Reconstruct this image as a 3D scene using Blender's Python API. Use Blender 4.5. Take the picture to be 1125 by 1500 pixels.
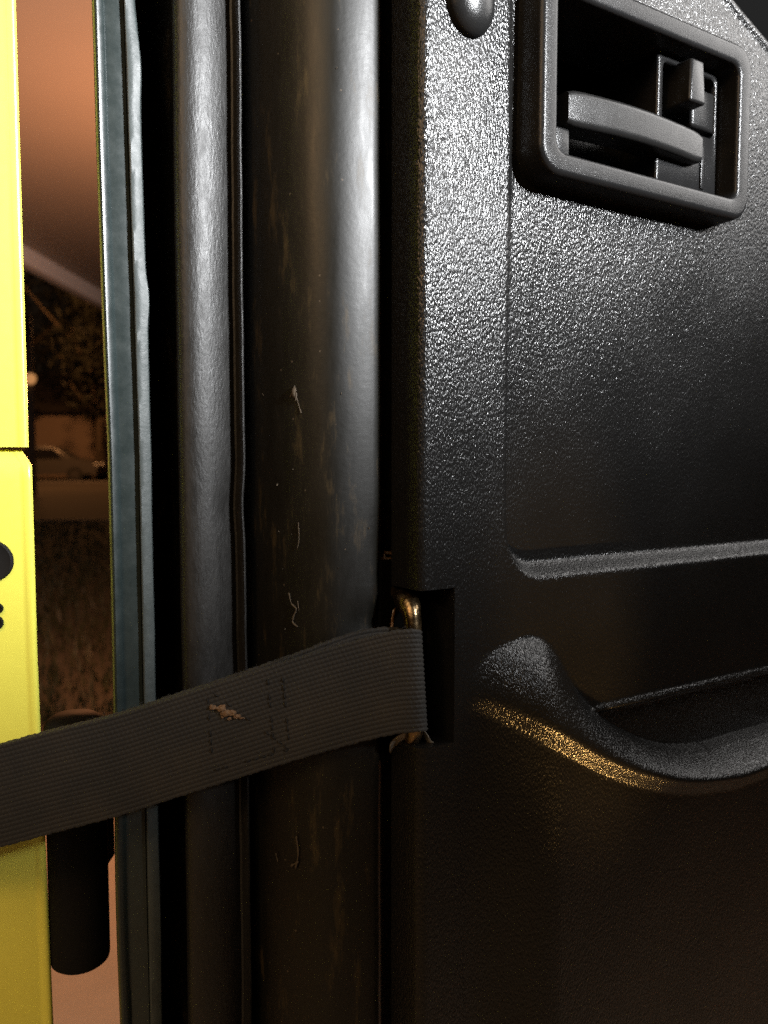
import bpy, bmesh, math, random
import numpy as np
from mathutils import Vector, Matrix

random.seed(7); np.random.seed(7)
for o in list(bpy.data.objects):
    bpy.data.objects.remove(o)
scene = bpy.context.scene
COL = scene.collection

# ------------------------------------------------------------------ camera
F, PITCH, EYE = 1208.0, math.radians(3.9), 1.05
cam_d = bpy.data.cameras.new('camera'); cam = bpy.data.objects.new('camera', cam_d); COL.objects.link(cam)
cam.location = (0, 0, EYE); cam.rotation_euler = (math.radians(90) - PITCH, 0, 0)
cam_d.sensor_width = 36; cam_d.lens = 29; cam_d.clip_start = 0.01; cam_d.clip_end = 2000
cam_d.dof.use_dof = True; cam_d.dof.focus_distance = 0.345; cam_d.dof.aperture_fstop = 12
scene.camera = cam
scene.render.resolution_x = 768; scene.render.resolution_y = 1024

# ------------------------------------------------------------------ night sky
world = bpy.data.worlds.new('World'); scene.world = world; world.use_nodes = True
bg = world.node_tree.nodes['Background']
bg.inputs['Color'].default_value = (1.0, 0.62, 0.36, 1); bg.inputs['Strength'].default_value = 0.008

# ------------------------------------------------------------------ lamps
def lamp(name, kind, loc, energy, color, target=None, **kw):
    d = bpy.data.lights.new(name, kind); d.energy = energy; d.color = color
    for k, v in kw.items(): setattr(d, k, v)
    o = bpy.data.objects.new(name, d); COL.objects.link(o); o.location = loc
    if target is not None:
        o.rotation_euler = (Vector(target) - Vector(loc)).to_track_quat('-Z', 'Y').to_euler()
    return o
# white work light to the right of and behind the camera, its beam cut off low
lamp('work_light', 'SPOT', (0.85, -0.34, 1.52), 265, (0.97, 0.985, 1.0), (-0.06, 0.35, 1.76), spot_size=math.radians(81.5), spot_blend=0.52, shadow_soft_size=0.075)
# warm courtesy lamp low in the footwell, shining up at the arm rest
lamp('courtesy_lamp', 'SPOT', (0.40, 0.05, 0.33), 48, (1.0, 0.56, 0.17), (0.092, 0.354, 0.955), spot_size=math.radians(7.4), spot_blend=0.7, shadow_soft_size=0.018)
# broad warm fill added above and behind, stands for no known lamp
lamp('warm_fill', 'AREA', (-0.9, -1.7, 2.6), 30, (1.0, 0.74, 0.46), (0, 0.3, 1.0), size=1.7)
lamp('bevel_fill', 'AREA', (1.10, 0.50, 1.72), 9.0, (1.0, 0.97, 0.94), (0.1, 0.4, 1.0), size=0.55)  # added white fill for bevel and lip highlights, no window known
lamp('side_fill', 'POINT', (-0.75, -0.75, 1.68), 16.0, (1.0, 0.56, 0.24), shadow_soft_size=0.12)  # added warm fill for brown glints on left-facing faces and shell
# sodium light under the carport and over the street
lamp('carport_lamp', 'POINT', (-0.90, 3.6, 1.30), 112, (1.0, 0.38, 0.155), shadow_soft_size=0.08)
lamp('street_lamp_light', 'POINT', (-11.5, 27.5, 6.5), 1900, (1.0, 0.42, 0.14), shadow_soft_size=0.2)

scene.cycles.use_denoising = False; scene.cycles.use_light_tree = False
vs = scene.view_settings
vs.view_transform = 'Standard'; vs.look = 'None'; vs.exposure = 0.0; vs.gamma = 1.0; vs.use_curve_mapping = False

# ------------------------------------------------------------------ geometry helpers
def ray(px, py):
    a = (px - 562.5) / F; b = (750 - py) / F
    return Vector((a, math.cos(PITCH) + b * math.sin(PITCH), -math.sin(PITCH) + b * math.cos(PITCH)))
def at(px, py, Y):
    r = ray(px, py); k = Y / r.y
    return Vector((r.x * k, Y, EYE + r.z * k))
TH = math.radians(32.6)
SX, SY = math.cos(TH), math.sin(TH)
_p = at(616, 667, 0.32); P0 = Vector((_p.x, 0.32))
def door_xy(x, y):            # world -> door frame (along the door, into the door)
    dx, dy = x - P0.x, y - P0.y
    return dx * SX + dy * SY, -dx * SY + dy * SX
def door_pt(px, py, Y):
    w = at(px, py, Y); s, t = door_xy(w.x, w.y); return Vector((s, t, w.z))
def on_panel(px, py, h=0.0):
    r = ray(px, py); nx, ny = SY, -SX
    k = ((P0.x + h * nx) * nx + (P0.y + h * ny) * ny) / (r.x * nx + r.y * ny)
    x, y, z = k * r.x, k * r.y, EYE + k * r.z
    return (x - P0.x) * SX + (y - P0.y) * SY, z

def link(name, me, mat, parent=None, smooth=True):
    o = bpy.data.objects.new(name, me); COL.objects.link(o)
    if mat: me.materials.append(mat)
    if smooth and len(me.polygons): me.polygons.foreach_set('use_smooth', [True] * len(me.polygons))
    if parent: o.parent = parent
    return o
def from_py(name, v, f, mat, parent=None, smooth=True):
    me = bpy.data.meshes.new(name); me.from_pydata([tuple(map(float, q)) for q in v], [], f); me.update()
    return link(name, me, mat, parent, smooth)
def from_bm(name, bm, mat, parent=None, smooth=True, angle=None):
    bmesh.ops.recalc_face_normals(bm, faces=bm.faces)
    me = bpy.data.meshes.new(name); bm.to_mesh(me); bm.free()
    o = link(name, me, mat, parent, smooth)
    if angle:
        me.set_sharp_from_angle(angle=math.radians(angle))
    return o
def tag(o, label=None, cat=None, group=None, kind=None):
    if label: o['label'] = label
    if cat: o['category'] = cat
    if group: o['group'] = group
    if kind: o['kind'] = kind
    return o
def empty(name, loc=(0, 0, 0), rz=0.0):
    o = bpy.data.objects.new(name, None); COL.objects.link(o); o.location = loc; o.rotation_euler = (0, 0, rz)
    o.empty_display_size = 0.05
    return o
def bm_box(bm, c, s, bev=0.0, seg=2, rot=None):
    m = Matrix.Translation(Vector(c)) @ (rot.to_4x4() if rot else Matrix.Identity(4)) @ Matrix.Diagonal((*s, 1))
    r = bmesh.ops.create_cube(bm, size=1.0, matrix=m)
    if bev:
        es = list({e for v in r['verts'] for e in v.link_edges})
        bmesh.ops.bevel(bm, geom=es, offset=bev, segments=seg, profile=0.5, affect='EDGES')
def box(name, c, s, mat, parent=None, bev=0.0, seg=2, rot=None):
    bm = bmesh.new(); bm_box(bm, c, s, bev, seg, rot)
    return from_bm(name, bm, mat, parent, True, 40)
def bm_tube(bm, pts, rad, n=12, cap=True):
    pts = [Vector(p) for p in pts]; rings = []
    rads = rad if isinstance(rad, (list, tuple)) else [rad] * len(pts)
    up = Vector((0.13, 0.2, 0.97)); prev = None
    for i, p in enumerate(pts):
        t = (pts[min(i + 1, len(pts) - 1)] - pts[max(i - 1, 0)]).normalized()
        a = (prev - t * prev.dot(t)) if prev else t.cross(up)
        if a.length < 1e-6: a = t.orthogonal()
        a.normalize(); prev = a; b = t.cross(a)
        rings.append([bm.verts.new(p + (a * math.cos(2 * math.pi * k / n) + b * math.sin(2 * math.pi * k / n)) * rads[i]) for k in range(n)])
    for r0, r1 in zip(rings, rings[1:]):
        for k in range(n): bm.faces.new((r0[k], r0[(k + 1) % n], r1[(k + 1) % n], r1[k]))
    if cap:
        bm.faces.new(rings[0][::-1]); bm.faces.new(rings[-1])
def spline(pts, n=8):
    pts = [Vector(p) for p in pts]; out = []
    for i in range(len(pts) - 1):
        p0, p1, p2, p3 = pts[max(i - 1, 0)], pts[i], pts[i + 1], pts[min(i + 2, len(pts) - 1)]
        for k in range(n):
            t = k / n
            out.append(0.5 * ((2 * p1) + (p2 - p0) * t + (2 * p0 - 5 * p1 + 4 * p2 - p3) * t * t + (3 * p1 - p0 - 3 * p2 + p3) * t ** 3))
    out.append(pts[-1]); return out
def sstep(x, a, b):
    t = np.clip((x - a) / (b - a), 0, 1); return t * t * (3 - 2 * t)

# ------------------------------------------------------------------ materials
def new_mat(name):
    m = bpy.data.materials.new(name); m.use_nodes = True
    nt = m.node_tree; return m, nt, nt.nodes['Principled BSDF']
def N(nt, kind, **inp):
    n = nt.nodes.new(kind)
    for k, v in inp.items():
        if k in n.inputs: n.inputs[k].default_value = v
        else: setattr(n, k, v)
    return n
def simple(name, col, rough, spec=0.5, metal=0.0, var=0.0, vscale=60.0, bump=0.0, bscale=800.0, bdist=0.0003, stretch=(1, 1, 1), rvar=0.0):
    m, nt, b = new_mat(name); L = nt.links.new
    b.inputs['Base Color'].default_value = (*col, 1); b.inputs['Roughness'].default_value = rough
    b.inputs['Specular IOR Level'].default_value = spec; b.inputs['Metallic'].default_value = metal
    tc = N(nt, 'ShaderNodeTexCoord'); mp = N(nt, 'ShaderNodeMapping', Scale=stretch); L(tc.outputs['Object'], mp.inputs['Vector'])
    if var or rvar:
        nz = N(nt, 'ShaderNodeTexNoise', Scale=vscale, Detail=6.0, Roughness=0.65); L(mp.outputs[0], nz.inputs['Vector'])
        if var:
            mx = N(nt, 'ShaderNodeMix', data_type='RGBA'); L(nz.outputs['Fac'], mx.inputs['Factor'])
            mx.inputs['A'].default_value = (*[c * (1 - var) for c in col], 1); mx.inputs['B'].default_value = (*[min(1, c * (1 + var)) for c in col], 1)
            L(mx.outputs['Result'], b.inputs['Base Color'])
        if rvar:
            mr = N(nt, 'ShaderNodeMapRange'); mr.inputs['From Min'].default_value = 0.3; mr.inputs['From Max'].default_value = 0.7
            mr.inputs['To Min'].default_value = rough - rvar; mr.inputs['To Max'].default_value = rough + rvar
            L(nz.outputs['Fac'], mr.inputs['Value']); L(mr.outputs[0], b.inputs['Roughness'])
    if bump:
        bz = N(nt, 'ShaderNodeTexNoise', Scale=bscale, Detail=3.0, Roughness=0.6); L(mp.outputs[0], bz.inputs['Vector'])
        bp = N(nt, 'ShaderNodeBump', Strength=bump, Distance=bdist); L(bz.outputs['Fac'], bp.inputs['Height']); L(bp.outputs['Normal'], b.inputs['Normal'])
    return m

def grained_plastic():
    m, nt, b = new_mat('grained black plastic'); L = nt.links.new
    b.inputs['Base Color'].default_value = (0.0055, 0.0055, 0.0055, 1)
    b.inputs['Specular IOR Level'].default_value = 0.30
    tc = N(nt, 'ShaderNodeTexCoord')
    nz = N(nt, 'ShaderNodeTexNoise', Scale=420.0, Detail=2.0); L(tc.outputs['Object'], nz.inputs['Vector'])
    sub = N(nt, 'ShaderNodeVectorMath', operation='SUBTRACT'); L(nz.outputs['Color'], sub.inputs[0]); sub.inputs[1].default_value = (0.5, 0.5, 0.5)
    sc = N(nt, 'ShaderNodeVectorMath', operation='SCALE'); L(sub.outputs[0], sc.inputs[0]); sc.inputs['Scale'].default_value = 0.0011
    ad = N(nt, 'ShaderNodeVectorMath', operation='ADD'); L(tc.outputs['Object'], ad.inputs[0]); L(sc.outputs[0], ad.inputs[1])
    mp = N(nt, 'ShaderNodeMapping', Scale=(1, 1, 0.42), Rotation=(0, math.radians(6), 0)); L(ad.outputs[0], mp.inputs['Vector'])
    vo = N(nt, 'ShaderNodeTexVoronoi', feature='SMOOTH_F1', Scale=1420.0, Smoothness=0.12, Randomness=1.0); L(mp.outputs[0], vo.inputs['Vector'])
    fine = N(nt, 'ShaderNodeTexNoise', Scale=1900.0, Detail=0.0); L(mp.outputs[0], fine.inputs['Vector'])
    inv = N(nt, 'ShaderNodeMath', operation='MULTIPLY_ADD'); L(vo.outputs['Distance'], inv.inputs[0]); inv.inputs[1].default_value = -1.0; 
    L(fine.outputs['Fac'], inv.inputs[2])
    fm = N(nt, 'ShaderNodeMath', operation='MULTIPLY'); L(fine.outputs['Fac'], fm.inputs[0]); fm.inputs[1].default_value = 0.22; L(fm.outputs[0], inv.inputs[2])
    bp = N(nt, 'ShaderNodeBump', Strength=0.95, Distance=0.00024); L(inv.outputs[0], bp.inputs['Height']); L(bp.outputs['Normal'], b.inputs['Normal'])
    big = N(nt, 'ShaderNodeTexNoise', Scale=22.0, Detail=5.0, Roughness=0.6); L(tc.outputs['Object'], big.inputs['Vector'])
    mr = N(nt, 'ShaderNodeMapRange'); mr.inputs['From Min'].default_value = 0.3; mr.inputs['From Max'].default_value = 0.7
    mr.inputs['To Min'].default_value = 0.23; mr.inputs['To Max'].default_value = 0.31
    L(big.outputs['Fac'], mr.inputs['Value']); L(mr.outputs[0], b.inputs['Roughness'])
    return m

def shell_paint():
    m, nt, b = new_mat('dusty black door paint'); L = nt.links.new
    b.inputs['Specular IOR Level'].default_value = 0.33
    tc = N(nt, 'ShaderNodeTexCoord')
    st = N(nt, 'ShaderNodeMapping', Scale=(1, 1, 0.22)); L(tc.outputs['Object'], st.inputs['Vector'])
    n1 = N(nt, 'ShaderNodeTexNoise', Scale=140.0, Detail=8.0, Roughness=0.7); L(st.outputs[0], n1.inputs['Vector'])
    r1 = N(nt, 'ShaderNodeMapRange'); r1.inputs['From Min'].default_value = 0.56; r1.inputs['From Max'].default_value = 0.75; L(n1.outputs['Fac'], r1.inputs['Value'])
    mx = N(nt, 'ShaderNodeMix', data_type='RGBA'); L(r1.outputs[0], mx.inputs['Factor'])
    mx.inputs['A'].default_value = (0.0035, 0.0032, 0.0020, 1); mx.inputs['B'].default_value = (0.040, 0.027, 0.010, 1)  # olive base tint imitates brownish reflections; brown streaks are grime
    vo = N(nt, 'ShaderNodeTexVoronoi', Scale=210.0); L(tc.outputs['Object'], vo.inputs['Vector'])
    r2 = N(nt, 'ShaderNodeMapRange'); r2.inputs['From Min'].default_value = 0.11; r2.inputs['From Max'].default_value = 0.07; L(vo.outputs['Distance'], r2.inputs['Value'])
    gate = N(nt, 'ShaderNodeMath', operation='GREATER_THAN'); L(vo.outputs['Color'], gate.inputs[0]); gate.inputs[1].default_value = 0.72
    mu = N(nt, 'ShaderNodeMath', operation='MULTIPLY'); L(r2.outputs[0], mu.inputs[0]); L(gate.outputs[0], mu.inputs[1])
    m2 = N(nt, 'ShaderNodeMix', data_type='RGBA'); L(mu.outputs[0], m2.inputs['Factor']); L(mx.outputs['Result'], m2.inputs['A']); m2.inputs['B'].default_value = (0.05, 0.038, 0.026, 1)
    L(m2.outputs['Result'], b.inputs['Base Color'])
    rr = N(nt, 'ShaderNodeMapRange'); rr.inputs['From Min'].default_value = 0.3; rr.inputs['From Max'].default_value = 0.72
    rr.inputs['To Min'].default_value = 0.37; rr.inputs['To Max'].default_value = 0.52; L(n1.outputs['Fac'], rr.inputs['Value']); L(rr.outputs[0], b.inputs['Roughness'])
    n3 = N(nt, 'ShaderNodeTexNoise', Scale=420.0, Detail=4.0); L(tc.outputs['Object'], n3.inputs['Vector'])
    bp = N(nt, 'ShaderNodeBump', Strength=0.25, Distance=0.0002); L(n3.outputs['Fac'], bp.inputs['Height']); L(bp.outputs['Normal'], b.inputs['Normal'])
    return m

def webbing_mat():
    m, nt, b = new_mat('black nylon webbing'); L = nt.links.new
    tc = N(nt, 'ShaderNodeTexCoord')
    n1 = N(nt, 'ShaderNodeTexNoise', Scale=45.0, Detail=6.0, Roughness=0.6); L(tc.outputs['Object'], n1.inputs['Vector'])
    r1 = N(nt, 'ShaderNodeMapRange'); r1.inputs['From Min'].default_value = 0.4; r1.inputs['From Max'].default_value = 0.7; L(n1.outputs['Fac'], r1.inputs['Value'])
    mx = N(nt, 'ShaderNodeMix', data_type='RGBA'); L(r1.outputs[0], mx.inputs['Factor'])
    mx.inputs['A'].default_value = (0.0125, 0.0122, 0.0115, 1); mx.inputs['B'].default_value = (0.020, 0.0175, 0.014, 1)
    L(mx.outputs['Result'], b.inputs['Base Color'])
    b.inputs['Roughness'].default_value = 0.72; b.inputs['Specular IOR Level'].default_value = 0.25
    b.inputs['Sheen Weight'].default_value = 0.04
    f = N(nt, 'ShaderNodeTexNoise', Scale=2600.0, Detail=2.0); L(tc.outputs['Object'], f.inputs['Vector'])
    bp = N(nt, 'ShaderNodeBump', Strength=0.5, Distance=0.00015); L(f.outputs['Fac'], bp.inputs['Height']); L(bp.outputs['Normal'], b.inputs['Normal'])
    return m

M = dict(
    trim=grained_plastic(), shell=shell_paint(), web=webbing_mat(),
    bezel=simple('satin black plastic', (0.008, 0.008, 0.0082), 0.27, spec=0.18, bump=0.5, bscale=1700, bdist=0.00022, rvar=0.05, vscale=90),
    lever=simple('worn satin plastic', (0.009, 0.009, 0.009), 0.29, spec=0.20, bump=0.45, bscale=1600, bdist=0.0002, rvar=0.06, vscale=120),
    black=simple('unlit cavity black', (0.0015, 0.0015, 0.0015), 0.9, spec=0.02),  # near-black colour stands in for deep shade inside the openings
    hem=simple('dark green door paint', (0.016, 0.023, 0.023), 0.34, var=0.3, vscale=150, bump=0.2, bscale=420, bdist=0.0002, rvar=0.07),
    sealer=simple('painted seam sealer', (0.036, 0.045, 0.045), 0.50, spec=0.4, var=0.3, vscale=200, bump=0.5, bscale=300, bdist=0.0004, rvar=0.06),
    rubber=simple('weathered rubber', (0.009, 0.0086, 0.0080), 0.47, spec=0.38, var=0.35, vscale=260, bump=0.55, bscale=900, bdist=0.00035, stretch=(1, 1, 0.35), rvar=0.08),
    yellow=simple('yellow body paint', (0.72, 0.69, 0.10), 0.32, var=0.05, vscale=240, rvar=0.05),
    plug=simple('black rubber plug', (0.006, 0.006, 0.006), 0.7, spec=0.2),
    hinge=simple('black hinge paint', (0.006, 0.006, 0.006), 0.75, spec=0.12, var=0.3, bump=0.3, bscale=500),
    steel=simple('worn zinc steel', (0.20, 0.14, 0.075), 0.30, metal=1.0, var=0.6, vscale=170, bump=0.4, bscale=300, bdist=0.0006, rvar=0.12),
    rust=simple('rusty torn metal', (0.085, 0.042, 0.016), 0.36, var=0.6, vscale=220, bump=0.8, bscale=380, bdist=0.0008),
    tin=simple('dull bent tab', (0.18, 0.155, 0.12), 0.5, metal=0.3, var=0.4, bump=0.6, bscale=350, bdist=0.0006),
    mud=simple('dried mud', (0.042, 0.029, 0.015), 0.8, var=0.4, vscale=400),
    scrap=simple('dry leaf', (0.10, 0.055, 0.024), 0.8, var=0.5, vscale=500),
    thread=simple('dark thread', (0.012, 0.0115, 0.011), 0.8, spec=0.2),
    concrete=simple('driveway concrete', (0.48, 0.40, 0.305), 0.85, var=0.22, vscale=5, bump=0.3, bscale=60, bdist=0.004),
    soil=simple('lawn soil', (0.022, 0.019, 0.011), 0.95, var=0.5, vscale=3),
    grass=simple('lawn grass', (0.022, 0.028, 0.009), 0.6, var=0.5, vscale=2),
    asphalt=simple('asphalt', (0.055, 0.050, 0.044), 0.9, spec=0.1, var=0.4, vscale=0.6),
    kerb=simple('kerb concrete', (0.12, 0.11, 0.10), 0.85, var=0.2, vscale=4),
    ceiling=simple('painted ceiling board', (0.36, 0.325, 0.28), 0.7, var=0.08, vscale=1.2),
    white=simple('white painted timber', (0.86, 0.84, 0.82), 0.6, var=0.05),
    carpaint=simple('silver car paint', (0.07, 0.066, 0.062), 0.4, metal=0.3),
    carglass=simple('dark car glass', (0.01, 0.01, 0.012), 0.08),
    tyre=simple('tyre rubber', (0.012, 0.012, 0.012), 0.8),
    chrome=simple('car lamp lens', (0.7, 0.7, 0.68), 0.15),
    wall=simple('house wall', (0.38, 0.29, 0.22), 0.85, var=0.15, vscale=1),
    roof=simple('roof shingle', (0.06, 0.05, 0.045), 0.9, var=0.4, vscale=4),
    bark=simple('bark', (0.06, 0.045, 0.03), 0.9, var=0.4, vscale=12),
    leaf=simple('night foliage', (0.010, 0.011, 0.006), 0.6, var=0.5, vscale=1.5),
    pole=simple('pale painted pole', (0.16, 0.14, 0.135), 0.5),
)

# ================================================================== SETTING
def sheet(name, x0, x1, y0, y1, z, mat, nx=1, ny=1):
    v = [(x0 + (x1 - x0) * i / nx, y0 + (y1 - y0) * j / ny, z) for j in range(ny + 1) for i in range(nx + 1)]
    f = [(j * (nx + 1) + i, j * (nx + 1) + i + 1, (j + 1) * (nx + 1) + i + 1, (j + 1) * (nx + 1) + i) for j in range(ny) for i in range(nx)]
    return tag(from_py(name, v, f, mat, smooth=False), kind='structure')
sheet('ground', -400, 400, -400, 700, -0.03, M['soil'])
dw = box('driveway', (0.4, -0.85, -0.06), (7.2, 7.5, 0.12), M['concrete'], None, 0.012); tag(dw, kind='structure')
sheet('lawn', -60, 60, 2.93, 13.3, -0.02, M['soil'])
sheet('road', -90, 90, 13.45, 31.0, -0.012, M['asphalt'])
kb = box('kerb', (0, 13.38, -0.05), (120, 0.14, 0.14), M['kerb'], None, 0.02); tag(kb, kind='structure')
kb = box('far_kerb', (0, 31.1, 0.0), (120, 0.18, 0.22), M['kerb'], None, 0.02); tag(kb, kind='structure')
# grass blades on the strip of lawn behind the vehicle
gv, gf = [], []
for i in range(16000):
    y = 2.95 + 10.2 * random.random() ** 1.3; x = random.uniform(-0.62 * y - 0.5, 0.05 * y + 0.6)
    h = random.uniform(0.03, 0.085); a = random.uniform(0, 6.28); w = 0.004 + 0.0006 * y
    dx, dy = math.cos(a) * w, math.sin(a) * w; lx, ly = random.uniform(-.04, .04), random.uniform(-.04, .04)
    k = len(gv); gv += [(x - dx, y - dy, -0.02), (x + dx, y + dy, -0.02), (x + lx, y + ly, h)]; gf.append((k, k + 1, k + 2))
tag(from_py('grass', gv, gf, M['grass'], smooth=False), 'short dark grass growing on the lawn beyond the driveway', 'grass', kind='stuff')

# carport roof whose white edge beam crosses the gap
cp = empty('carport_roof', (0.1, 7.3, 0))
tag(cp, 'carport roof with pale underside and white edge beam', 'carport')
box('ceiling_panel', (0.0, 0.0, 2.66), (5.55, 10.6, 0.10), M['ceiling'], cp, 0.005)
box('edge_beam', (-2.83, 0.0, 2.605), (0.11, 10.7, 0.24), M['white'], cp, 0.012)
box('edge_beam', (2.83, 0.0, 2.62), (0.11, 10.7, 0.20), M['white'], cp, 0.012)
for x in (-2.55, 2.6):
    for y in (-4.9, 4.9):
        if (x, y) != (-2.55, -4.9): box('post', (x, y, 1.30), (0.10, 0.10, 2.615), M['white'], cp, 0.01)

# parked car across the street
def car(loc, rz):
    e = empty('parked_car', loc, rz)
    prof = [(-2.15, .32), (-2.2, .62), (-2.12, .86), (-1.75, .94), (-1.25, 1.36), (-.9, 1.45), (.35, 1.45), (.7, 1.36), (1.25, .98), (1.95, .86), (2.2, .68), (2.22, .34)]
    bm = bmesh.new(); rows = []
    for y, sc in ((-.86, .93), (-.80, 1.0), (.80, 1.0), (.86, .93)):
        rows.append([bm.verts.new((x, y * (0.86 if z > 1.2 else 1), .3 + (z - .3) * sc)) for x, z in prof])
    for r0, r1 in zip(rows, rows[1:]):
        for k in range(len(prof)): bm.faces.new((r0[k], r0[(k + 1) % len(prof)], r1[(k + 1) % len(prof)], r1[k]))
    bm.faces.new(rows[0][::-1]); bm.faces.new(rows[-1])
    from_bm('body', bm, M['carpaint'], e, True, 35)
    for s in (-1, 1):
        for x0, x1 in ((-1.45, -.35), (-.25, .95)):
            bm = bmesh.new()
            a, b_ = (x0 + .35 if x0 < -1 else x0), (x1 - .35 if x1 > .5 else x1)
            vv = [bm.verts.new(q) for q in ((x0, s * .875, .96), (x1, s * .875, .96), (b_, s * .78, 1.33), (a, s * .78, 1.33))]
            bm.faces.new(vv); r = bmesh.ops.extrude_face_region(bm, geom=bm.faces[:])
            bmesh.ops.translate(bm, vec=(0, -s * .06, 0), verts=[g for g in r['geom'] if isinstance(g, bmesh.types.BMVert)])
            from_bm('window', bm, M['carglass'], e, False)
        for x in (-1.38, 1.38):
            bm = bmesh.new()
            bmesh.ops.create_cone(bm, cap_ends=True, segments=20, radius1=.31, radius2=.31, depth=.2, matrix=Matrix.Translation((x, s * .78, .31)) @ Matrix.Rotation(math.pi / 2, 4, 'X'))
            w = from_bm('wheel', bm, M['tyre'], e, True, 40)
            bm = bmesh.new()
            bmesh.ops.create_cone(bm, cap_ends=True, segments=16, radius1=.19, radius2=.17, depth=.03, matrix=Matrix.Translation((x, s * .89, .31)) @ Matrix.Rotation(math.pi / 2, 4, 'X'))
            from_bm('rim', bm, M['carpaint'], w, True, 40)
        bm = bmesh.new(); bm_box(bm, (2.16, s * .6, .70), (.16, .34, .16), .03); from_bm('headlight', bm, M['chrome'], e, True, 40)
    return e
c = car((-13.6, 33.0, -0.012), math.radians(8)); tag(c, 'silver sedan parked across the street beyond the lawn', 'car')

# house across the street
hs = empty('house', (-14.0, 45.0, 0))
tag(hs, 'dim orange lit house behind the parked car across the street', 'house')
box('wall', (0, 0, 1.6), (16, 7, 3.3), M['wall'], hs)
bm = bmesh.new()
vv = [bm.verts.new(q) for q in ((-8.6, -4.2, 3.2), (8.6, -4.2, 3.2), (8.6, 4.2, 3.2), (-8.6, 4.2, 3.2), (-8.6, 0, 5.6), (8.6, 0, 5.6))]
for q in ((0, 1, 5, 4), (2, 3, 4, 5), (1, 2, 5), (3, 0, 4), (3, 2, 1, 0)): bm.faces.new([vv[k] for k in q])
from_bm('roof', bm, M['roof'], hs, False)
for x in (-4.5, 1.0, 5.0):
    w = box('window', (x, -3.52, 1.7), (1.5, .12, 1.3), M['white'], hs, 0.02); box('pane', (x, -3.59, 1.7), (1.3, .03, 1.1), M['carglass'], w)
dd = box('door', (3.1, -3.53, 1.05), (1.0, .12, 2.1), M['bark'], hs, 0.02)

def tree(name, loc, h, cr, label, n=3800, seed=1, ch=None):
    rnd = random.Random(seed); e = empty(name, loc); tag(e, label, 'tree', 'trees across the street')
    bm = bmesh.new(); tp = [Vector((rnd.uniform(-.15, .15) * k, rnd.uniform(-.15, .15) * k, h * .62 * k / 5)) for k in range(6)]
    bm_tube(bm, tp, [.26, .22, .19, .16, .13, .08], 9)
    for k in range(7):
        b0 = tp[2 + k % 4]; a = rnd.uniform(0, 6.28); l = cr * rnd.uniform(.5, .9)
        bm_tube(bm, [b0, b0 + Vector((math.cos(a) * l * .5, math.sin(a) * l * .5, l * .4)), b0 + Vector((math.cos(a) * l, math.sin(a) * l, l * .9))], [.09, .06, .02], 6)
    from_bm('trunk', bm, M['bark'], e)
    cl = [(rnd.uniform(-1, 1) * cr * .7, rnd.uniform(-1, 1) * cr * .7, h * rnd.uniform(.35 if ch is None else ch, .95), cr * rnd.uniform(.25, .5)) for _ in range(24)]
    v, f = [], []
    for i in range(n):
        cx, cy, cz, r = cl[i % 24]; d = Vector((rnd.gauss(0, 1), rnd.gauss(0, 1), rnd.gauss(0, 1))).normalized() * r * rnd.random() ** .4
        p = Vector((cx, cy, cz)) + d; a = Vector((rnd.gauss(0, 1), rnd.gauss(0, 1), rnd.gauss(0, 1))).normalized(); b = a.orthogonal().normalized()
        sz = rnd.uniform(.07, .16); k = len(v)
        v += [p - a * sz * 1.5, p + b * sz * .6, p + a * sz * 1.5, p - b * sz * .6]; f.append((k, k + 1, k + 2, k + 3))
    from_py('crown', v, f, M['leaf'], e, False)
tree('street_tree', (-11.9, 34.8, 0), 10.5, 3.2, 'dark broad tree rising right behind the parked silver sedan', seed=3)
tree('street_tree', (-17.5, 39.0, 0), 12.0, 4.0, 'tall dark tree left of the house front across the street', seed=5)
tree('street_tree', (-9.0, 54.0, 0), 13.0, 4.6, 'distant tree standing behind the roof of the house', seed=9)
tree('street_tree', (-20.0, 58.0, 0), 14.0, 5.4, 'farthest dark tree behind the left end of the house', seed=12)
# pale pole with a small warm lamp low on it, far left of the gap
sp = empty('lamp_post', at(47, 690, 24.0).xy.to_3d())
tag(sp, 'pale post with a small warm lamp standing by the road', 'lamp post')
bm = bmesh.new(); bm_tube(bm, [(0, 0, 0), (0, 0, 1.9), (0, 0, 5.1)], [.13, .12, .10], 12); from_bm('pole', bm, M['pole'], sp)
mm, nt, b = new_mat('warm bulb'); b.inputs['Emission Color'].default_value = (1, .45, .15, 1); b.inputs['Emission Strength'].default_value = 0.5
bm = bmesh.new(); bmesh.ops.create_uvsphere(bm, u_segments=14, v_segments=8, radius=.16, matrix=Matrix.Translation((.10, -.16, 3.25))); from_bm('lamp_globe', bm, mm, sp)

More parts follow.
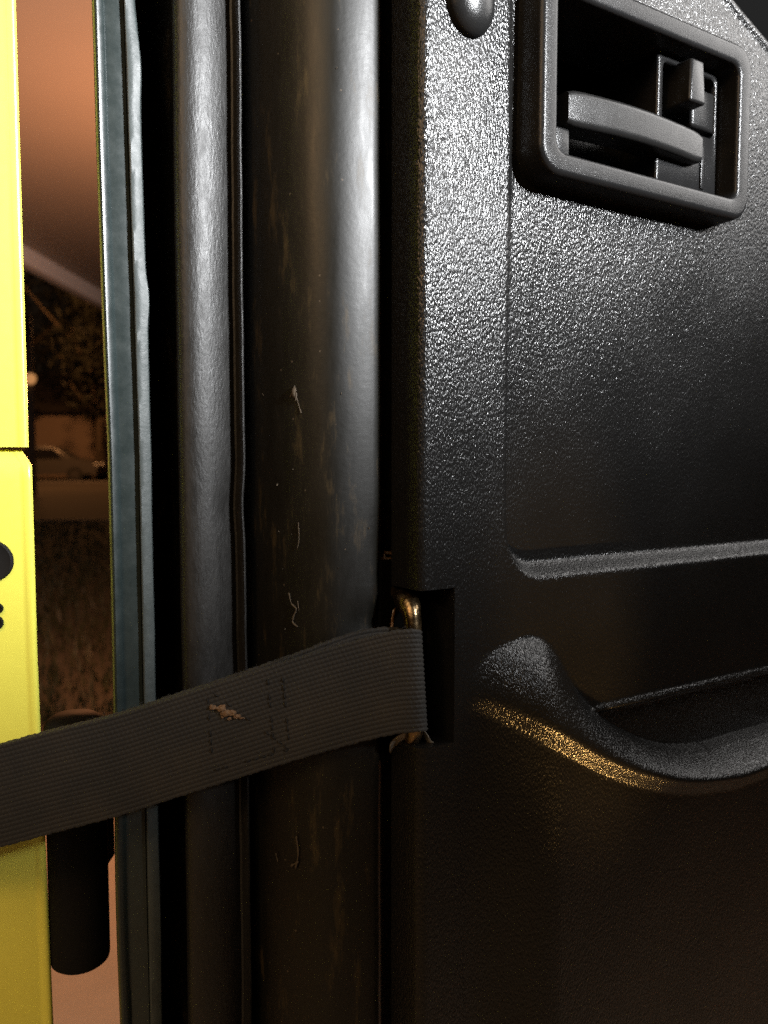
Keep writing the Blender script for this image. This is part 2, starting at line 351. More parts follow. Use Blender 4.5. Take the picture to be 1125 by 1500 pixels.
# ================================================================== VEHICLE BODY (yellow)
body = empty('vehicle_body', (at(45, 667, .362).x, .362, 0))
tag(body, 'bright yellow painted vehicle body edge at the left with black plugs', 'vehicle body')
bo = body.location.copy()
def edge_x(py):            # right edge column of the yellow panel against row
    return np.interp(py, [-300, 0, 650, 661, 700, 1070, 1500, 2000], [15, 22.5, 39, 44, 46.5, 58, 75, 95])
def yellow_piece(name, z0, z1, top_round, bot_round):
    zs = list(np.linspace(z0, z1, 90)); rr = 0.004
    prof = [(-0.24, -0.050), (-0.10, -0.021), (-0.030, -0.0063), (-0.012, -0.0025), (-0.0052, -0.0008), (-0.0042, -0.0005), (-0.0034, -0.0007), (-0.0018, -0.0006), (-0.0006, -0.0002), (0.0, 0.0010), (-0.0006, 0.0026), (-0.004, 0.006), (-0.08, 0.11)]
    v, f = [], []
    for z in zs:
        e = 0.0
        if top_round and z1 - z < 0.006: q = 1 - (z1 - z) / 0.006; e = 0.006 * (1 - math.sqrt(max(0, 1 - q * q)))
        for a, d in prof: v.append((a - e + max(0, .96 - z) * .014, d + e * 0.6, z))
    n = len(prof)
    for j in range(len(zs) - 1):
        for i in range(n - 1): f.append((j * n + i, j * n + i + 1, (j + 1) * n + i + 1, (j + 1) * n + i))
    f.append(tuple(range(n))[::-1]); f.append(tuple((len(zs) - 1) * n + i for i in range(n)))
    o = from_py(name, v, f, M['yellow'], body); o.data.set_sharp_from_angle(angle=math.radians(50)); return o
zseam = at(42, 657, .362).z
yellow_piece('cowl_side', 0.45, zseam - 0.0006, True, False)
up = yellow_piece('windshield_frame', zseam + 0.0006, 1.75, False, False)
up.location.x = -0.0012
def plug(px, py, r):
    w = at(px, py, .3635) - bo
    yy = np.interp(w.x, [-0.24, -0.10, -0.030, -0.012, -0.005], [-0.050, -0.021, -0.0063, -0.0025, -0.0008])
    bm = bmesh.new(); rings = []
    for rad, d in ((r, 0.002), (r, -0.0005), (r * .93, -0.0010), (r * .80, -0.0006), (r * .4, -0.0004)):
        rings.append([bm.verts.new((w.x + rad * math.cos(k * math.pi / 18), yy - .0005 + d + (rad * math.cos(k * math.pi / 18)) * 0.21, w.z + rad * math.sin(k * math.pi / 18))) for k in range(36)])
    for a, b in zip(rings, rings[1:]):
        for k in range(36): bm.faces.new((a[k], a[(k + 1) % 36], b[(k + 1) % 36], b[k]))
    bm.faces.new(rings[-1]); from_bm('rubber_plug', bm, M['plug'], body, True, 50)
plug(-6, 820, .0094); plug(4, 888.5, .0024); plug(1, 909, .0034)
# hinge barrel on the body edge, behind the strap
hp0, hp1 = at(110, 1047, .372), at(117, 1406, .372)
bm = bmesh.new()
cx, cy, R = (hp0.x + hp1.x) / 2 - bo.x, .372 - bo.y, .0133
prof = [(0, hp1.z), (R * .86, hp1.z), (R * .97, hp1.z + .0012), (R, hp1.z + .003)] + [(R, hp1.z + (hp0.z - hp1.z) * k / 10) for k in range(1, 10)] + [(R, hp0.z - .005), (R * .92, hp0.z - .002), (R * .7, hp0.z), (0, hp0.z + .0004)]
n = 40; rings = []
for r, z in prof: rings.append([bm.verts.new((cx + max(r, 1e-5) * math.cos(2 * math.pi * k / n), cy + max(r, 1e-5) * math.sin(2 * math.pi * k / n), z)) for k in range(n)])
for a, b in zip(rings, rings[1:]):
    for k in range(n): bm.faces.new((a[k], a[(k + 1) % n], b[(k + 1) % n], b[k]))
from_bm('hinge_barrel', bm, M['hinge'], body, True, 45)
box('hinge_leaf', (cx - .004, cy + .030, (hp0.z + hp1.z) / 2), (.006, .05, .07), M['hinge'], body, .001)

# ================================================================== DOOR
door = empty('vehicle_door', (P0.x, P0.y, 0), TH)
tag(door, 'open black vehicle door with grained plastic trim, latch handle and rubber seal', 'vehicle door')
ZL, ZH = 0.55, 1.55

# ---- inner trim panel as relief
ds = 0.0011
s_n, zn0, zn1 = 0.0170, 0.9335, 0.9970                     # strap notch
svals = np.concatenate([[0.0], np.array([0.00008, 0.00025, 0.0005, 0.0009, 0.0014, 0.002, 0.0028, 0.0037]), np.arange(0.0048, 0.33, ds)])
svals[np.argmin(abs(svals - s_n))] = s_n
zvals = np.arange(ZL, 1.50, ds)
for q in (zn0, zn1): zvals[np.argmin(abs(zvals - q))] = q
S, Z = np.meshgrid(svals, zvals)
Hh = np.zeros_like(S)
rc = 0.0042
Hh -= np.where(S < rc, rc - np.sqrt(np.maximum(0, rc * rc - (rc - np.minimum(S, rc)) ** 2)), 0)
# recessed field bounded by crease and ridge
sc, zb, r0 = 0.0438, 0.9965, 0.021
q1, q2 = sc + r0 - S, zb + r0 - Z
d = np.minimum(np.maximum(q1, q2), 0) + np.hypot(np.maximum(q1, 0), np.maximum(q2, 0)) - r0
dep = 0.0008 + 0.0072 * np.clip((zb + 0.27 - Z) / 0.26, 0, 1) ** 1.6
wbev = 0.0034 + 0.0040 * sstep(Z, zb + 0.03, zb + 0.006)
Hh -= dep * sstep(-d, 0, 1) if False else dep * (lambda x: x * x * (3 - 2 * x))(np.clip(-d / wbev, 0, 1))
Hh -= 0.0007 * np.exp(-((S - (sc + 0.0012)) / 0.0011) ** 2) * sstep(Z, zb + 0.012, zb + 0.04)
# arm-rest: a sloping top face between an inner (pocket) curve and an outer (front edge) curve
def dense(P):
    P = np.array(P); out_ = []
    for i in range(len(P) - 1):
        p0, p1, p2, p3 = P[max(i - 1, 0)], P[i], P[i + 1], P[min(i + 2, len(P) - 1)]
        for t in np.linspace(0, 1, 6, endpoint=False):
            out_.append(0.5 * (2 * p1 + (p2 - p0) * t + (2 * p0 - 5 * p1 + 4 * p2 - p3) * t * t + (3 * p1 - p0 - 3 * p2 + p3) * t ** 3))
    out_.append(P[-1]); return np.array(out_)
def dist_to(P):
    dd_ = np.full(S.shape, 1e9)
    for a_, b_ in zip(P, P[1:]):
        ab = b_ - a_; L2 = max(1e-12, ab @ ab)
        t = np.clip(((S - a_[0]) * ab[0] + (Z - a_[1]) * ab[1]) / L2, 0, 1)
        dd_ = np.minimum(dd_, np.hypot(S - a_[0] - t * ab[0], Z - a_[1] - t * ab[1]))
    order = np.argsort(P[:, 0]); return dd_, np.interp(S, P[order, 0], P[order, 1])
Ti = dense([(0.000, 0.9480), (0.012, 0.9535), (0.0240, 0.9605), (0.0365, 0.9683), (0.0516, 0.9718), (0.0640, 0.9705), (0.0738, 0.9619), (0.0846, 0.9464), (0.098, 0.9332), (0.1215, 0.9176), (0.1517, 0.9053), (0.1844, 0.9005), (0.2353, 0.9005), (0.36, 0.905)])
To = dense([(0.000, 0.9420), (0.012, 0.9440), (0.0280, 0.9510), (0.047, 0.9430), (0.0707, 0.9285), (0.0964, 0.9140), (0.1195, 0.9040), (0.1441, 0.8960), (0.1758, 0.8905), (0.2073, 0.8890), (0.36, 0.8920)])
dT, zT = dist_to(Ti); dO, zO = dist_to(To)
inside = Z < zT
below = Z < zO
Hmax = 0.0185 * sstep(S, 0.022, 0.066)
x = np.where(below, 1.0, np.where(inside, dT / (dT + dO + 1e-9), 0.0))
Hh += Hmax * (1 - (1 - x) ** 1.55)
Hh -= np.where(below, (0.0042 * sstep(dO, 0.0, 0.0085)), 0) * sstep(S, 0.016, 0.05)
# pocket back below a fine ledge
pk = sstep(S, 0.094, 0.100) * (~inside)
zl = 0.9322
Hh += pk * (0.0016 * np.exp(-((Z - zl - 0.001) / 0.0014) ** 2) - 0.0045 * sstep(Z, zl, zl - 0.003))
# shoulder that drops away above and right of the handle
pa, pb = np.array(on_panel(1075, 0)), np.array(on_panel(1125, 60))
tv = (pb - pa) / np.linalg.norm(pb - pa); dn = (S - pa[0]) * -tv[1] + (Z - pa[1]) * tv[0]
Hh -= 0.022 * np.clip(dn / 0.009, 0, 1) ** 2
Hh += 0.0012 * np.exp(-((dn + 0.002) / 0.002) ** 2)
# slow moulding waviness
Hh += 0.00025 * np.sin(S * 61 + 1.3) * np.sin(Z * 47 + .4)
bz0, bz1, bs0, bs1 = 1.1640, 1.2445, 0.0500, 0.1860
nz, ns = S.shape
hole = (S > bs0 + 0.008) & (S < bs1 - 0.008) & (Z > bz0 + 0.008) & (Z < bz1 - 0.008)
notch = (S < s_n + 1e-6) & (Z > zn0 - 1e-6) & (Z < zn1 + 1e-6)
verts = np.stack([S.ravel(), -Hh.ravel(), Z.ravel()], 1)
idx = np.arange(nz * ns).reshape(nz, ns)
def quad(mask):
    return ~(mask[:-1, :-1] & mask[1:, :-1] & mask[:-1, 1:] & mask[1:, 1:])
keep = quad(hole) & quad(notch) & quad(dn > 0.0095)
F4 = np.stack([idx[:-1, :-1], idx[:-1, 1:], idx[1:, 1:], idx[1:, :-1]], -1)[keep]
vl = list(map(tuple, verts)); fl = list(map(tuple, F4.tolist()))
# returned side wall of the trim and walls of the strap notch
base = len(vl); TW = 0.019
for j in range(nz):
    vl.append((-0.0003, 0.010, zvals[j])); vl.append((-0.0010, TW, zvals[j]))
for j in range(nz - 1):
    if zn0 - 1e-6 < zvals[j] and zvals[j + 1] < zn1 + 1e-6: continue
    a, b_ = idx[j, 0], idx[j + 1, 0]
    fl.append((base + 2 * j, a, b_, base + 2 * j + 2)); fl.append((base + 2 * j + 1, base + 2 * j, base + 2 * j + 2, base + 2 * j + 3))
jn0, jn1 = int(np.argmin(abs(zvals - zn0))), int(np.argmin(abs(zvals - zn1))); iN = int(np.argmin(abs(svals - s_n)))
def wall(ids):
    k = len(vl)
    for i in ids:
        vl.append((vl[i][0], 0.004, vl[i][2])) ; vl.append((vl[i][0], TW, vl[i][2]))
    for q in range(len(ids) - 1):
        fl.append((ids[q], ids[q + 1], k + 2 * q + 2, k + 2 * q)); fl.append((k + 2 * q, k + 2 * q + 2, k + 2 * q + 3, k + 2 * q + 1))
wall([idx[j, iN] for j in range(jn0, jn1 + 1)])
wall([idx[jn0, i] for i in range(0, iN + 1)]); wall([idx[jn1, i] for i in range(0, iN + 1)])
trim = from_py('trim_panel', vl, fl, M['trim'], door)
trim.data.set_sharp_from_angle(angle=math.radians(55))
trim['label'] = 'grained black plastic inner trim'
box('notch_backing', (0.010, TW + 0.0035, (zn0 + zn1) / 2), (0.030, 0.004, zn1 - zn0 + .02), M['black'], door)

box('dark_backing', (0.235, 0.045, 1.33), (0.24, 0.01, 0.30), M['black'], door)  # black sheet added behind the cut shoulder to keep that corner dark
# ---- fastener cap
bm = bmesh.new(); rings = []
cs, cz = 0.0222, 1.2250
for r, h in ((.0122, -.001), (.0122, .0010), (.0116, .0028), (.0100, .0046), (.0074, .0060), (.0042, .0068), (.0008, .0071)):
    rings.append([bm.verts.new((cs + r * .92 * math.cos(k * math.pi / 20), -h, cz + r * 1.08 * math.sin(k * math.pi / 20))) for k in range(40)])
for a, b in zip(rings, rings[1:]):
    for k in range(40): bm.faces.new((a[k], a[(k + 1) % 40], b[(k + 1) % 40], b[k]))
bm.faces.new(rings[-1]); from_bm('fastener_cap', bm, M['lever'], door, True, 70)

# ---- latch handle
def rrect(s0, s1, z0, z1, r, n=8):
    out = []
    for cx, cz, a0 in ((s1 - r, z1 - r, 0), (s0 + r, z1 - r, 90), (s0 + r, z0 + r, 180), (s1 - r, z0 + r, 270)):
        for k in range(n + 1):
            a = math.radians(a0 + 90 * k / n); out.append((cx + r * math.cos(a), cz + r * math.sin(a)))
    return out
bm = bmesh.new(); rings = []
for o_, h, r in ((-.0011, -.004, .0118), (-.0008, .004, .0116), (-.0005, .0088, .0113), (-.0003, .0102, .0110), (.0004, .0113, .0104), (.0013, .0119, .0098), (.0020, .0120, .0092), (.0070, .0117, .0066), (.0077, .0116, .0062), (.0085, .0112, .0057), (.0090, .0103, .0053), (.0091, .0090, .0052), (.0095, .004, .005), (.0102, -.030, .0046)):
    rings.append([bm.verts.new((p, -h, q)) for p, q in rrect(bs0 + o_, bs1 - o_, bz0 + o_, bz1 - o_, r)])
for a, b in zip(rings, rings[1:]):
    for k in range(len(a)): bm.faces.new((a[k], a[(k + 1) % len(a)], b[(k + 1) % len(a)], b[k]))
bezel = from_bm('handle_bezel', bm, M['bezel'], door, True, 60)
bm = bmesh.new(); rings = []
for h in (-.030, -.085): rings.append([bm.verts.new((p, -h, q)) for p, q in rrect(bs0 + .0102, bs1 - .0102, bz0 + .0102, bz1 - .0102, .0046)])
for k in range(len(rings[0])): bm.faces.new((rings[0][k], rings[0][(k + 1) % len(rings[0])], rings[1][(k + 1) % len(rings[0])], rings[1][k]))
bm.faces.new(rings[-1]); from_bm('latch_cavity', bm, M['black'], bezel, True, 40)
# release lever: straight bar, front face slightly bowed out
path = []
for k in range(25):
    t = k / 24
    path.append((0.0690 + t * 0.0880, 0.0092 - 0.0016 * (2 * t - 1) ** 2 - 0.0008 * t, 1.1940 + 0.0012 * math.sin(math.pi * t) + 0.0004 * t))
bm = bmesh.new(); rings = []
for k, (s_, h, z) in enumerate(path):
    t = k / 24; hh = 0.0077 - 0.0004 * t; e = 1.0
    if k in (0, 24): e = 0.86
    if k in (1, 23): e = 0.97
    sec = [(-.98, -.6), (-.95, .15), (-.86, .72), (-.72, .97), (-.6, 1.0), (.6, 1.0), (.72, .97), (.86, .72), (.95, .15), (.98, -.6), (.98, -7.2), (-.98, -7.2)]
    rings.append([bm.verts.new((s_, -(h - 0.0016 + 0.0016 * b_ * e), z + a_ * hh * e)) for a_, b_ in sec])
for a, b in zip(rings, rings[1:]):
    for k in range(12): bm.faces.new((a[k], a[(k + 1) % 12], b[(k + 1) % 12], b[k]))
bm.faces.new(rings[0][::-1]); bm.faces.new(rings[-1])
from_bm('release_lever', bm, M['lever'], bezel, True, 38)
# lock housing: deep box with a framed opening, slider block and upright tab inside
bm = bmesh.new(); rings = []
hs0, hs1, hz0, hz1 = 0.1312, 0.1752, 1.1765, 1.2338
os0, os1, oz0, oz1 = 0.1352, 0.1728, 1.2035, 1.2312
for rc_, h in (((hs0, hs1, hz0, hz1, .0016), -.055), ((hs0, hs1, hz0, hz1, .0016), .0000), ((hs0 + .0003, hs1 - .0003, hz0 + .0003, hz1 - .0003, .0014), .0007), ((hs0 + .0008, hs1 - .0008, hz0 + .0008, hz1 - .0008, .0012), .0010),
               ((os0 - .0007, os1 + .0007, oz0 - .0007, oz1 + .0007, .0034), .0010), ((os0, os1, oz0, oz1, .0030), .0004), ((os0 + .0002, os1 - .0002, oz0 + .0002, oz1 - .0002, .0028), -.002), ((os0 + .0003, os1 - .0003, oz0 + .0003, oz1 - .0003, .0028), -.014)):
    rings.append([bm.verts.new((p, -h, q)) for p, q in rrect(*rc_)])
for a, b in zip(rings, rings[1:]):
    for k in range(len(a)): bm.faces.new((a[k], a[(k + 1) % len(a)], b[(k + 1) % len(a)], b[k]))
bm.faces.new(rings[-1]); from_bm('lock_housing', bm, M['bezel'], bezel, True, 45)
bm = bmesh.new(); bm_box(bm, (0.1630, .0060, 1.2150), (0.0170, .016, 0.0185), .0016, 3); from_bm('lock_slider', bm, M['lever'], bezel, True, 40)
bm = bmesh.new()
r_ = bmesh.ops.create_cube(bm, size=1.0, matrix=Matrix.Translation((0.1465, .0015, 1.2215)) @ Matrix.Diagonal((0.0115, .0260, 0.0205, 1)))
for v in r_['verts']:
    if v.co.y < 0 and v.co.z > 1.22: v.co.x += .0022; v.co.y += .002
    if v.co.z > 1.22: v.co.x = 0.1475 + (v.co.x - 0.1475) * .78
bmesh.ops.bevel(bm, geom=bm.edges[:], offset=.0013, segments=3, profile=.5, affect='EDGES')
from_bm('lock_tab', bm, M['lever'], bezel, True, 40)
bm = bmesh.new(); bm_box(bm, (0.0680, .0100, 1.1800), (0.0090, .030, 0.0125), .0012, 3); from_bm('lever_pivot', bm, M['bezel'], bezel, True, 40)
bm = bmesh.new(); bm_box(bm, (0.1640, .004, 1.1880), (0.0030, .012, 0.020), .0007); from_bm('lever_stop', bm, M['bezel'], bezel, True, 40)
bm = bmesh.new(); bm_box(bm, (0.1050, .030, 1.1880), (0.0420, .030, 0.020), .002); from_bm('latch_rod_block', bm, M['bezel'], bezel, True, 40)

# ---- extruded door edge pieces, profiles in door plan
ZS = np.concatenate([np.arange(ZL, ZH, 0.004)])
def extrude(name, prof, mat, closed=False, warp=None, zs=ZS, angle=40):
    base = []
    for c, Y in prof:
        w = at(c, 667, Y); base.append((w.x, Y))
    v, f = [], []; n = len(base)
    for z in zs:
        for i, (x, y) in enumerate(base):
            if warp: dx, dy = warp(i, z); 
            else: dx, dy = 0, 0
            s, t = door_xy(x + dx, y + dy); v.append((s, t, z))
    m = n if closed else n - 1
    for j in range(len(zs) - 1):
        for i in range(m):
            k = (i + 1) % n; f.append((j * n + i, j * n + k, (j + 1) * n + k, (j + 1) * n + i))
    if closed:
        f.append(tuple(range(n))[::-1]); f.append(tuple((len(zs) - 1) * n + i for i in range(n)))
    o = from_py(name, v, f, mat, door); o.data.set_sharp_from_angle(angle=math.radians(angle)); return o
def wob(z, a, k): return a * (math.sin(z * 23 * k + k) + .6 * math.sin(z * 51 * k + 2.1 * k) + .4 * math.sin(z * 97 * k + .7))

# inner metal shell: groove, sloping end face, rolled edge, gutter
shell_prof = [(175, .392), (222, .374), (262, .366), (330, .360), (352, .3545), (362, .3495), (372, .3450), (385, .3412), (402, .3372), (425, .3328), (448, .3293), (462, .3279), (476, .3271), (488, .3270), (500, .3275), (512, .3284), (524, .3295), (536, .3309), (546, .3323), (553, .3335), (556, .3348), (557.5, .345), (560, .352), (575, .356), (592, .3565), (640, .385), (700, .43)]
znk = at(560, 905, .345).z
def shell_warp(i, z):
    if 12 <= i <= 21:
        return (-0.0035 * max(0, 1 - abs(z - znk) / .012) * (i - 11) / 10 - 0.001 * max(0, 1 - abs(z - znk - .02) / .03) + wob(z, .00008, 1.7), wob(z, .00010, .9))
    return (0, wob(z, .0001, 1.1))
extrude('inner_shell', shell_prof, M['shell'], warp=shell_warp)
# outer skin hem
hem_prof = [(225, .3720), (214, .3530), (208, .3465), (204, .3436), (202, .3424), (196, .3418), (186, .3409), (178, .3404), (175.5, .3402), (173.5, .3393), (172, .3387), (165, .3371), (163.5, .3369), (161, .3371), (158.5, .3380), (157, .3400), (159, .352), (166, .40), (205, .52)]
zb_ = [at(180, y, .34).z for y in (1240, 1400, 1450, 1500)]
def hem_warp(i, z):
    dx = wob(z, .00008, .8) - max(0, z - 1.05) * .0125
    if i >= 9: dx += -.0006 * math.sin((z - .8) * 26) * (1 if z < .9 else .35)
    return dx, wob(z, .00006, 1.3)
extrude('outer_skin_hem', hem_prof, M['hem'], warp=hem_warp)
# brushed-on seam sealer with uneven edge
zk1, zk2 = at(210, 92, .34).z, at(215, 430, .34).z
seal_prof = [(203.2, .3440), (203.4, .3408), (204.6, .3399), (206.5, .3399), (213, .3410), (219, .3421), (220.8, .3426), (222.3, .3455), (221, .353), (212, .353)]
def sealer_warp(i, z):
    w = wob(z, .00016, 1.0)
    w += .0010 * (sstep(z, zk1 + .016, zk1) - .9 * sstep(z, zk1, zk1 - .02)) + .0009 * (sstep(z, zk2 + .01, zk2) - sstep(z, zk2 - .002, zk2 - .016))
    w -= .0010 * sstep(z, zk1 + .01, zk1 + .03)
    k = min(1, max(0, (i - 1) / 5)); w = w * k - max(0, z - 1.05) * .0125; return (w, -.0004 * k * abs(math.sin(z * 90)))
extrude('seam_sealer', seal_prof, M['sealer'], True, sealer_warp)
# rubber weatherstrip
rub = [(263, .356), (261.5, .348), (262, .340), (264, .3350), (268, .3332), (275, .33275), (285, .3330), (295, .3340), (305, .3354), (315, .3373), (325, .3396), (333, .3418), (340, .3441), (344, .3456), (347, .3456), (351, .3432), (354, .3402), (356.5, .3387), (358.5, .3392), (359.5, .3412), (359, .350), (354, .358)]
zw = at(355, 740, .335).z
def rub_warp(i, z):
    a = wob(z, .00012, .7)
    if 10 <= i <= 20: a += -.0009 * math.exp(-((z - zw) / .012) ** 2) + wob(z, .00010, 2.3)
    return a, wob(z, .00022, .9) + wob(z, .00008, 3.1)
extrude('weatherstrip', rub, M['rubber'], True, rub_warp)

# ---- strap anchor: steel loop, torn rusty edge and bent tab
bm = bmesh.new()
pth = spline([door_pt(573, 852, .347), door_pt(581, 862, .3405), door_pt(592, 876, .3340), door_pt(600, 888, .3290), door_pt(604, 905, .3262), door_pt(605.5, 940, .3255), door_pt(607, 1000, .3255), door_pt(608, 1060, .3262), door_pt(604, 1084, .330), door_pt(597, 1095, .340), door_pt(592, 1098, .352)], 6)
bm_tube(bm, pth, [0.0034 + 0.0014 * math.exp(-((i - 15) / 6) ** 2) for i in range(len(pth))], 14)
from_bm('strap_loop', bm, M['steel'], door)
rnd = random.Random(4); gv, gf = [], []
for j in range(26):
    t = j / 25
    for i in range(9):
        q = i / 8
        px = (559 + 4 * t) + q * (20 + 6 * math.sin(t * 5)) ; py = 806 + t * 118 + 4 * q
        p = door_pt(px, py, .3465 - .008 * q * t - .003 * t + rnd.uniform(-.0007, .0007)); gv.append(p)
for j in range(25):
    for i in range(8):
        if j < 2 and rnd.random() < .5: continue
        k = j * 9 + i; gf.append((k, k + 1, k + 10, k + 9))
ob = from_py('torn_metal_edge', gv, gf, M['rust'], door); ob['label'] = 'rusty torn metal beside the strap loop'
md = ob.modifiers.new('thick', 'SOLIDIFY'); md.thickness = .0012
gv, gf = [], []
tabp = [(572, 1090), (578, 1080), (590, 1074), (603, 1070), (614, 1064), (622, 1072), (628, 1083), (633, 1090), (648, 1092), (664, 1089)]
for i, (px, py) in enumerate(tabp):
    Y = .327 + .001 * math.sin(i * 1.7) + (.002 if i > 6 else 0)
    for k, (dy, dY) in enumerate(((0, 0), (9 if i < 7 else 4, .002), (17 if i < 7 else 5, .010))):
        gv.append(door_pt(px, py + dy + rnd.uniform(-1.5, 1.5), Y + dY))
for i in range(len(tabp) - 1):
    for k in range(2): gf.append((i * 3 + k, i * 3 + k + 1, i * 3 + k + 4, i * 3 + k + 3))
ob = from_py('bent_tab', gv, gf, M['tin'], door)
md = ob.modifiers.new('thick', 'SOLIDIFY'); md.thickness = .0010
md = ob.modifiers.new('sub', 'SUBSURF'); md.levels = md.render_levels = 2

# ---- dried mud splashes on the end face
bm = bmesh.new()
def shell_Y(c):
    cs_ = [p[0] for p in shell_prof[5:21]]; ys_ = [p[1] for p in shell_prof[5:21]]; return float(np.interp(c, cs_, ys_))
def blob(px, py, r, sx=1.0, sz=1.0):
    p = door_pt(px, py, shell_Y(px) - .0002)
    r_ = bmesh.ops.create_icosphere(bm, subdivisions=1, radius=r, matrix=Matrix.Translation(p) @ Matrix.Diagonal((sx, .35, sz, 1)))
    for v in r_['verts']: v.co += Vector((rnd.uniform(-1, 1), 0, rnd.uniform(-1, 1))) * r * .35
def streak(pts, r):
    sp_ = spline([door_pt(x_, y_, shell_Y(x_) - .0002) for x_, y_ in pts], 5)
    bm_tube(bm, sp_, [r * rnd.uniform(.4, 1.2) for _ in sp_], 6)
streak([(423, 868), (427, 884), (434, 892), (430, 903), (429, 912), (436, 918)], .00040)
streak([(436, 880), (438, 895)], .00022)
streak([(437, 765), (438, 790), (435, 805)], .00022)
streak([(434, 1225), (437, 1250), (433, 1272)], .00042); streak([(404, 1250), (407, 1262)], .00035); streak([(427, 1268), (437, 1262)], .0006)
streak([(425, 583), (431, 572), (437, 592), (441, 605)], .00035)
blob(432, 576, .0016, .9, 2.0); blob(434, 582, .0011, .8, 2.2)
for k in range(26):
    blob(rnd.uniform(368, 545), rnd.choice([rnd.uniform(60, 900), rnd.uniform(540, 930), rnd.uniform(1150, 1420)]), rnd.choice([.00012, .00018, .00025, .00032]), rnd.uniform(.6, 1.1), rnd.uniform(.8, 2.2))
mdo = from_bm('dried_mud', bm, M['mud'], door); mdo['kind'] = 'stuff'

# ================================================================== STRAP
strap = empty('door_strap', at(300, 1085, .318))
tag(strap, 'worn black nylon webbing strap tying the door to the body', 'strap')
so = strap.location.copy()
WID = 0.0412
# centre line: front ply left to right, round the loop, back ply to the left
def crow(c): return float(np.interp(c, [-260, 0, 60, 170, 287, 378, 470, 560, 590, 640], [1235, 1166, 1150, 1122, 1085, 1056, 1027, 1003, 998, 996]))
ctl = []
for c, Y in ((-330, .352), (-240, .338), (-150, .322), (-60, .3165), (0, .3155), (80, .3155), (170, .3165), (260, .3175), (350, .3185), (440, .3190), (520, .3190), (575, .3188), (602, .3190)):
    ctl.append(at(c, crow(c), Y))
for c, Y in ((614, .3208), (618.5, .3250), (615, .3292), (603, .3315)): ctl.append(at(c, crow(c), Y))
for c, Y, dr in ((575, .3300, -9), (530, .3262, -14), (480, .3232, -11), (430, .3217, -7), (350, .3212, -5), (260, .3202, -4), (170, .3187, -3), (80, .3177, -3), (0, .3177, -2), (-60, .3187, -2), (-150, .3242, -2), (-240, .340, 0), (-330, .354, 0)):
    ctl.append(at(c, crow(c) + dr, Y))
line = spline(ctl, 40)
cum = [0.0]
for a, b in zip(line, line[1:]): cum.append(cum[-1] + (b - a).length)
cum = np.array(cum); LA = np.array([tuple(p) for p in line])
NL = 1100; us = np.linspace(0, cum[-1], NL)
C = np.stack([np.interp(us, cum, LA[:, k]) for k in range(3)], 1)
tan = np.gradient(C, axis=0); tan /= np.linalg.norm(tan, axis=1)[:, None]
nor = np.stack([tan[:, 1], -tan[:, 0], np.zeros(NL)], 1); nor /= np.linalg.norm(nor, axis=1)[:, None]   # outward
NR = 22; NV = 155; TH2 = 0.00095
vv_ = np.linspace(-1, 1, NV)
rib_id = np.floor((vv_ + 1) / 2 * NR).clip(0, NR - 1)
ribp = np.abs(np.sin((vv_ + 1) / 2 * NR * math.pi))
PITCH_B = 0.00185
rng = np.random.RandomState(3); rph = rng.uniform(0, .35, NR + 1)
U, V = np.meshgrid(us, vv_, indexing='ij')
RI = np.broadcast_to(rib_id, U.shape).astype(int); RP = np.broadcast_to(ribp, U.shape)
bead = 0.5 + 0.5 * np.sin(2 * math.pi * (U / PITCH_B + (V * NR / 2) * 0.45 + rph[RI]))
hgt = 0.00055 * RP ** 0.8 * (0.22 + 0.78 * bead) - 0.00030
edge = np.clip((1 - np.abs(V)) / 0.035, 0, 1); rd = np.sqrt(1 - (1 - edge) ** 2)
fz = 0.00010 * np.sin(U * 900 + V * 3) + 0.00012 * np.sin(U * 2300)
lean = 0.0011 * (-V) * np.exp(-((U - us[np.argmax(C[:, 0])]) / .02) ** 2)
sag = 0.0005 * np.sin(U * 38 + .6) * V
out = (TH2 * rd + hgt * rd)
Zc = C[:, 2][:, None] + V * WID / 2 + fz * (np.abs(V) > .97)
Fx = C[:, 0][:, None] + nor[:, 0][:, None] * (out + sag) + lean; Fy = C[:, 1][:, None] + nor[:, 1][:, None] * (out + sag)
Bx = C[:, 0][:, None] - nor[:, 0][:, None] * (out - sag) + lean; By = C[:, 1][:, None] - nor[:, 1][:, None] * (out - sag)
ring = NV * 2 - 2
X3 = np.concatenate([np.stack([Fx, Fy, Zc], -1), np.stack([Bx, By, Zc], -1)[:, 1:-1][:, ::-1]], 1) - np.array(so)
me = bpy.data.meshes.new('webbing'); ii = np.arange(NL * ring).reshape(NL, ring)
a = ii[:-1]; b_ = ii[1:]
Q = np.stack([a, np.roll(a, -1, 1), np.roll(b_, -1, 1), b_], -1).reshape(-1, 4)
me.vertices.add(NL * ring); me.vertices.foreach_set('co', X3.reshape(-1).astype(np.float32))
me.loops.add(Q.size); me.loops.foreach_set('vertex_index', Q.reshape(-1).astype(np.int32))
me.polygons.add(len(Q)); me.polygons.foreach_set('loop_start', np.arange(0, Q.size, 4, dtype=np.int32)); me.update(calc_edges=True); me.validate()
link('webbing', me, M['web'], strap)
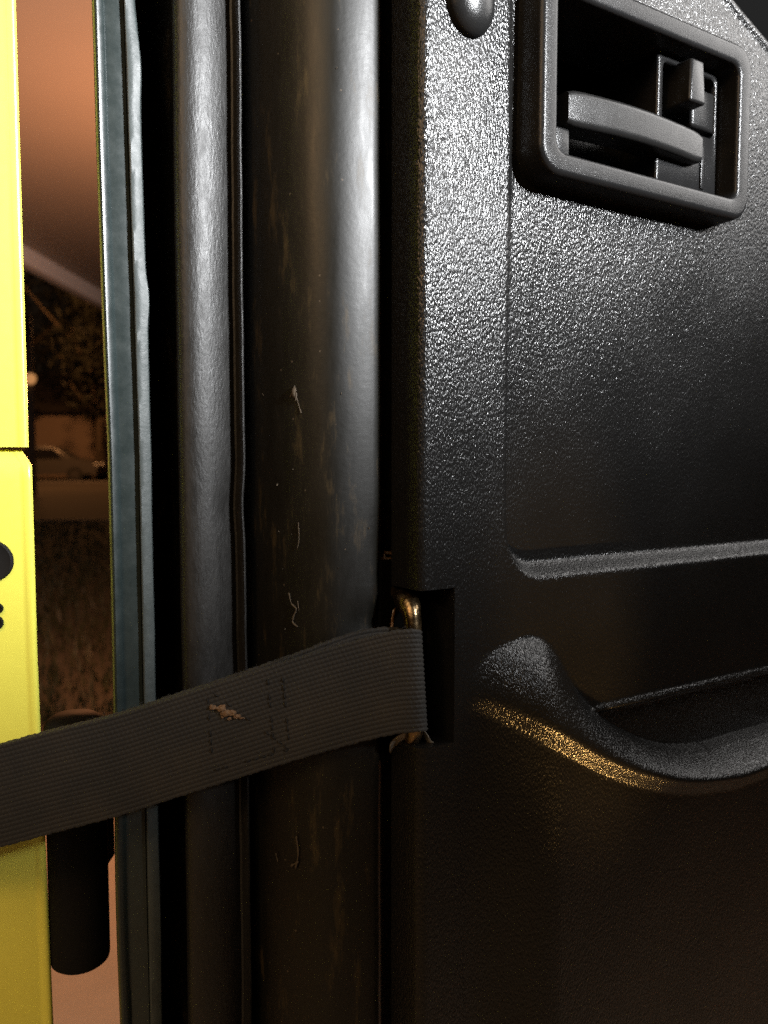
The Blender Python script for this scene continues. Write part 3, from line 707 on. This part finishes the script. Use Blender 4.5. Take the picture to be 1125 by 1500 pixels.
# stitched box with a cross
def on_strap(px, py, lift=0.0012):
    c = px; Y = float(np.interp(c, [80, 170, 260, 350, 440, 520], [.3155, .3165, .3175, .3185, .3190, .3190])) - lift
    return at(px, py, Y) - so
bm = bmesh.new()
cor = [(303, 1008), (414, 990), (424, 1098), (312, 1128)]
def stitches(p, q):
    n = max(2, int(math.hypot(q[0] - p[0], q[1] - p[1]) / 11))
    for k in range(n):
        if rnd.random() < .3: continue
        t0, t1 = (k + .1) / n, (k + .82) / n
        A = on_strap(p[0] + (q[0] - p[0]) * t0, p[1] + (q[1] - p[1]) * t0, .00095); B = on_strap(p[0] + (q[0] - p[0]) * t1, p[1] + (q[1] - p[1]) * t1, .00095)
        Mi = (A + B) / 2 + Vector((0, -.0003, 0)); bm_tube(bm, [A, Mi, B], [.00022, .00034, .00022], 6)
for p, q in ((1, 2), (2, 3), (3, 0), (0, 2)): stitches(cor[p], cor[q])
stitches((392, 994), (402, 1104))
st = from_bm('stitching', bm, M['thread'], strap); st['kind'] = 'stuff'
# scrap of dry leaf caught on the webbing
bm = bmesh.new()
for px, py, r, sx, sz in ((311, 1036, .0011, 1.2, 1.0), (318, 1037, .0007, 1.3, .7), (325, 1038, .0014, 1.3, 1.1), (331, 1045, .0015, 1.4, .9), (339, 1044, .0013, 1.5, .8), (347, 1049, .0010, 1.6, .8), (354, 1052, .0006, 1.8, .7), (326, 1050, .0006, 1.0, 1.0), (336, 1053, .0007, 1.2, .8)):
    r_ = bmesh.ops.create_icosphere(bm, subdivisions=2, radius=r, matrix=Matrix.Translation(on_strap(px, py, .0014)) @ Matrix.Diagonal((sx, .8, sz, 1)))
    for v in r_['verts']: v.co += Vector((rnd.uniform(-1, 1), rnd.uniform(-1, 1), rnd.uniform(-1, 1))) * r * .28
lf = from_bm('leaf_scrap', bm, M['scrap'], strap, False); lf['label'] = 'scrap of dry brown leaf caught on the webbing'
# frayed fibres along the top selvage
bm = bmesh.new()
for k in range(150):
    px = rnd.uniform(120, 600); y0 = crow(px) - 79
    p = at(px, y0 + rnd.uniform(-1, 3), .3195 + rnd.uniform(-.001, .002)) - so
    bm_tube(bm, [p, p + Vector((rnd.uniform(-.0012, .0012), rnd.uniform(-.0008, .0005), rnd.uniform(.0002, .0011)))], [.00009, .00004], 4)
fr = from_bm('frayed_fibres', bm, M['web'], strap); fr['kind'] = 'stuff'
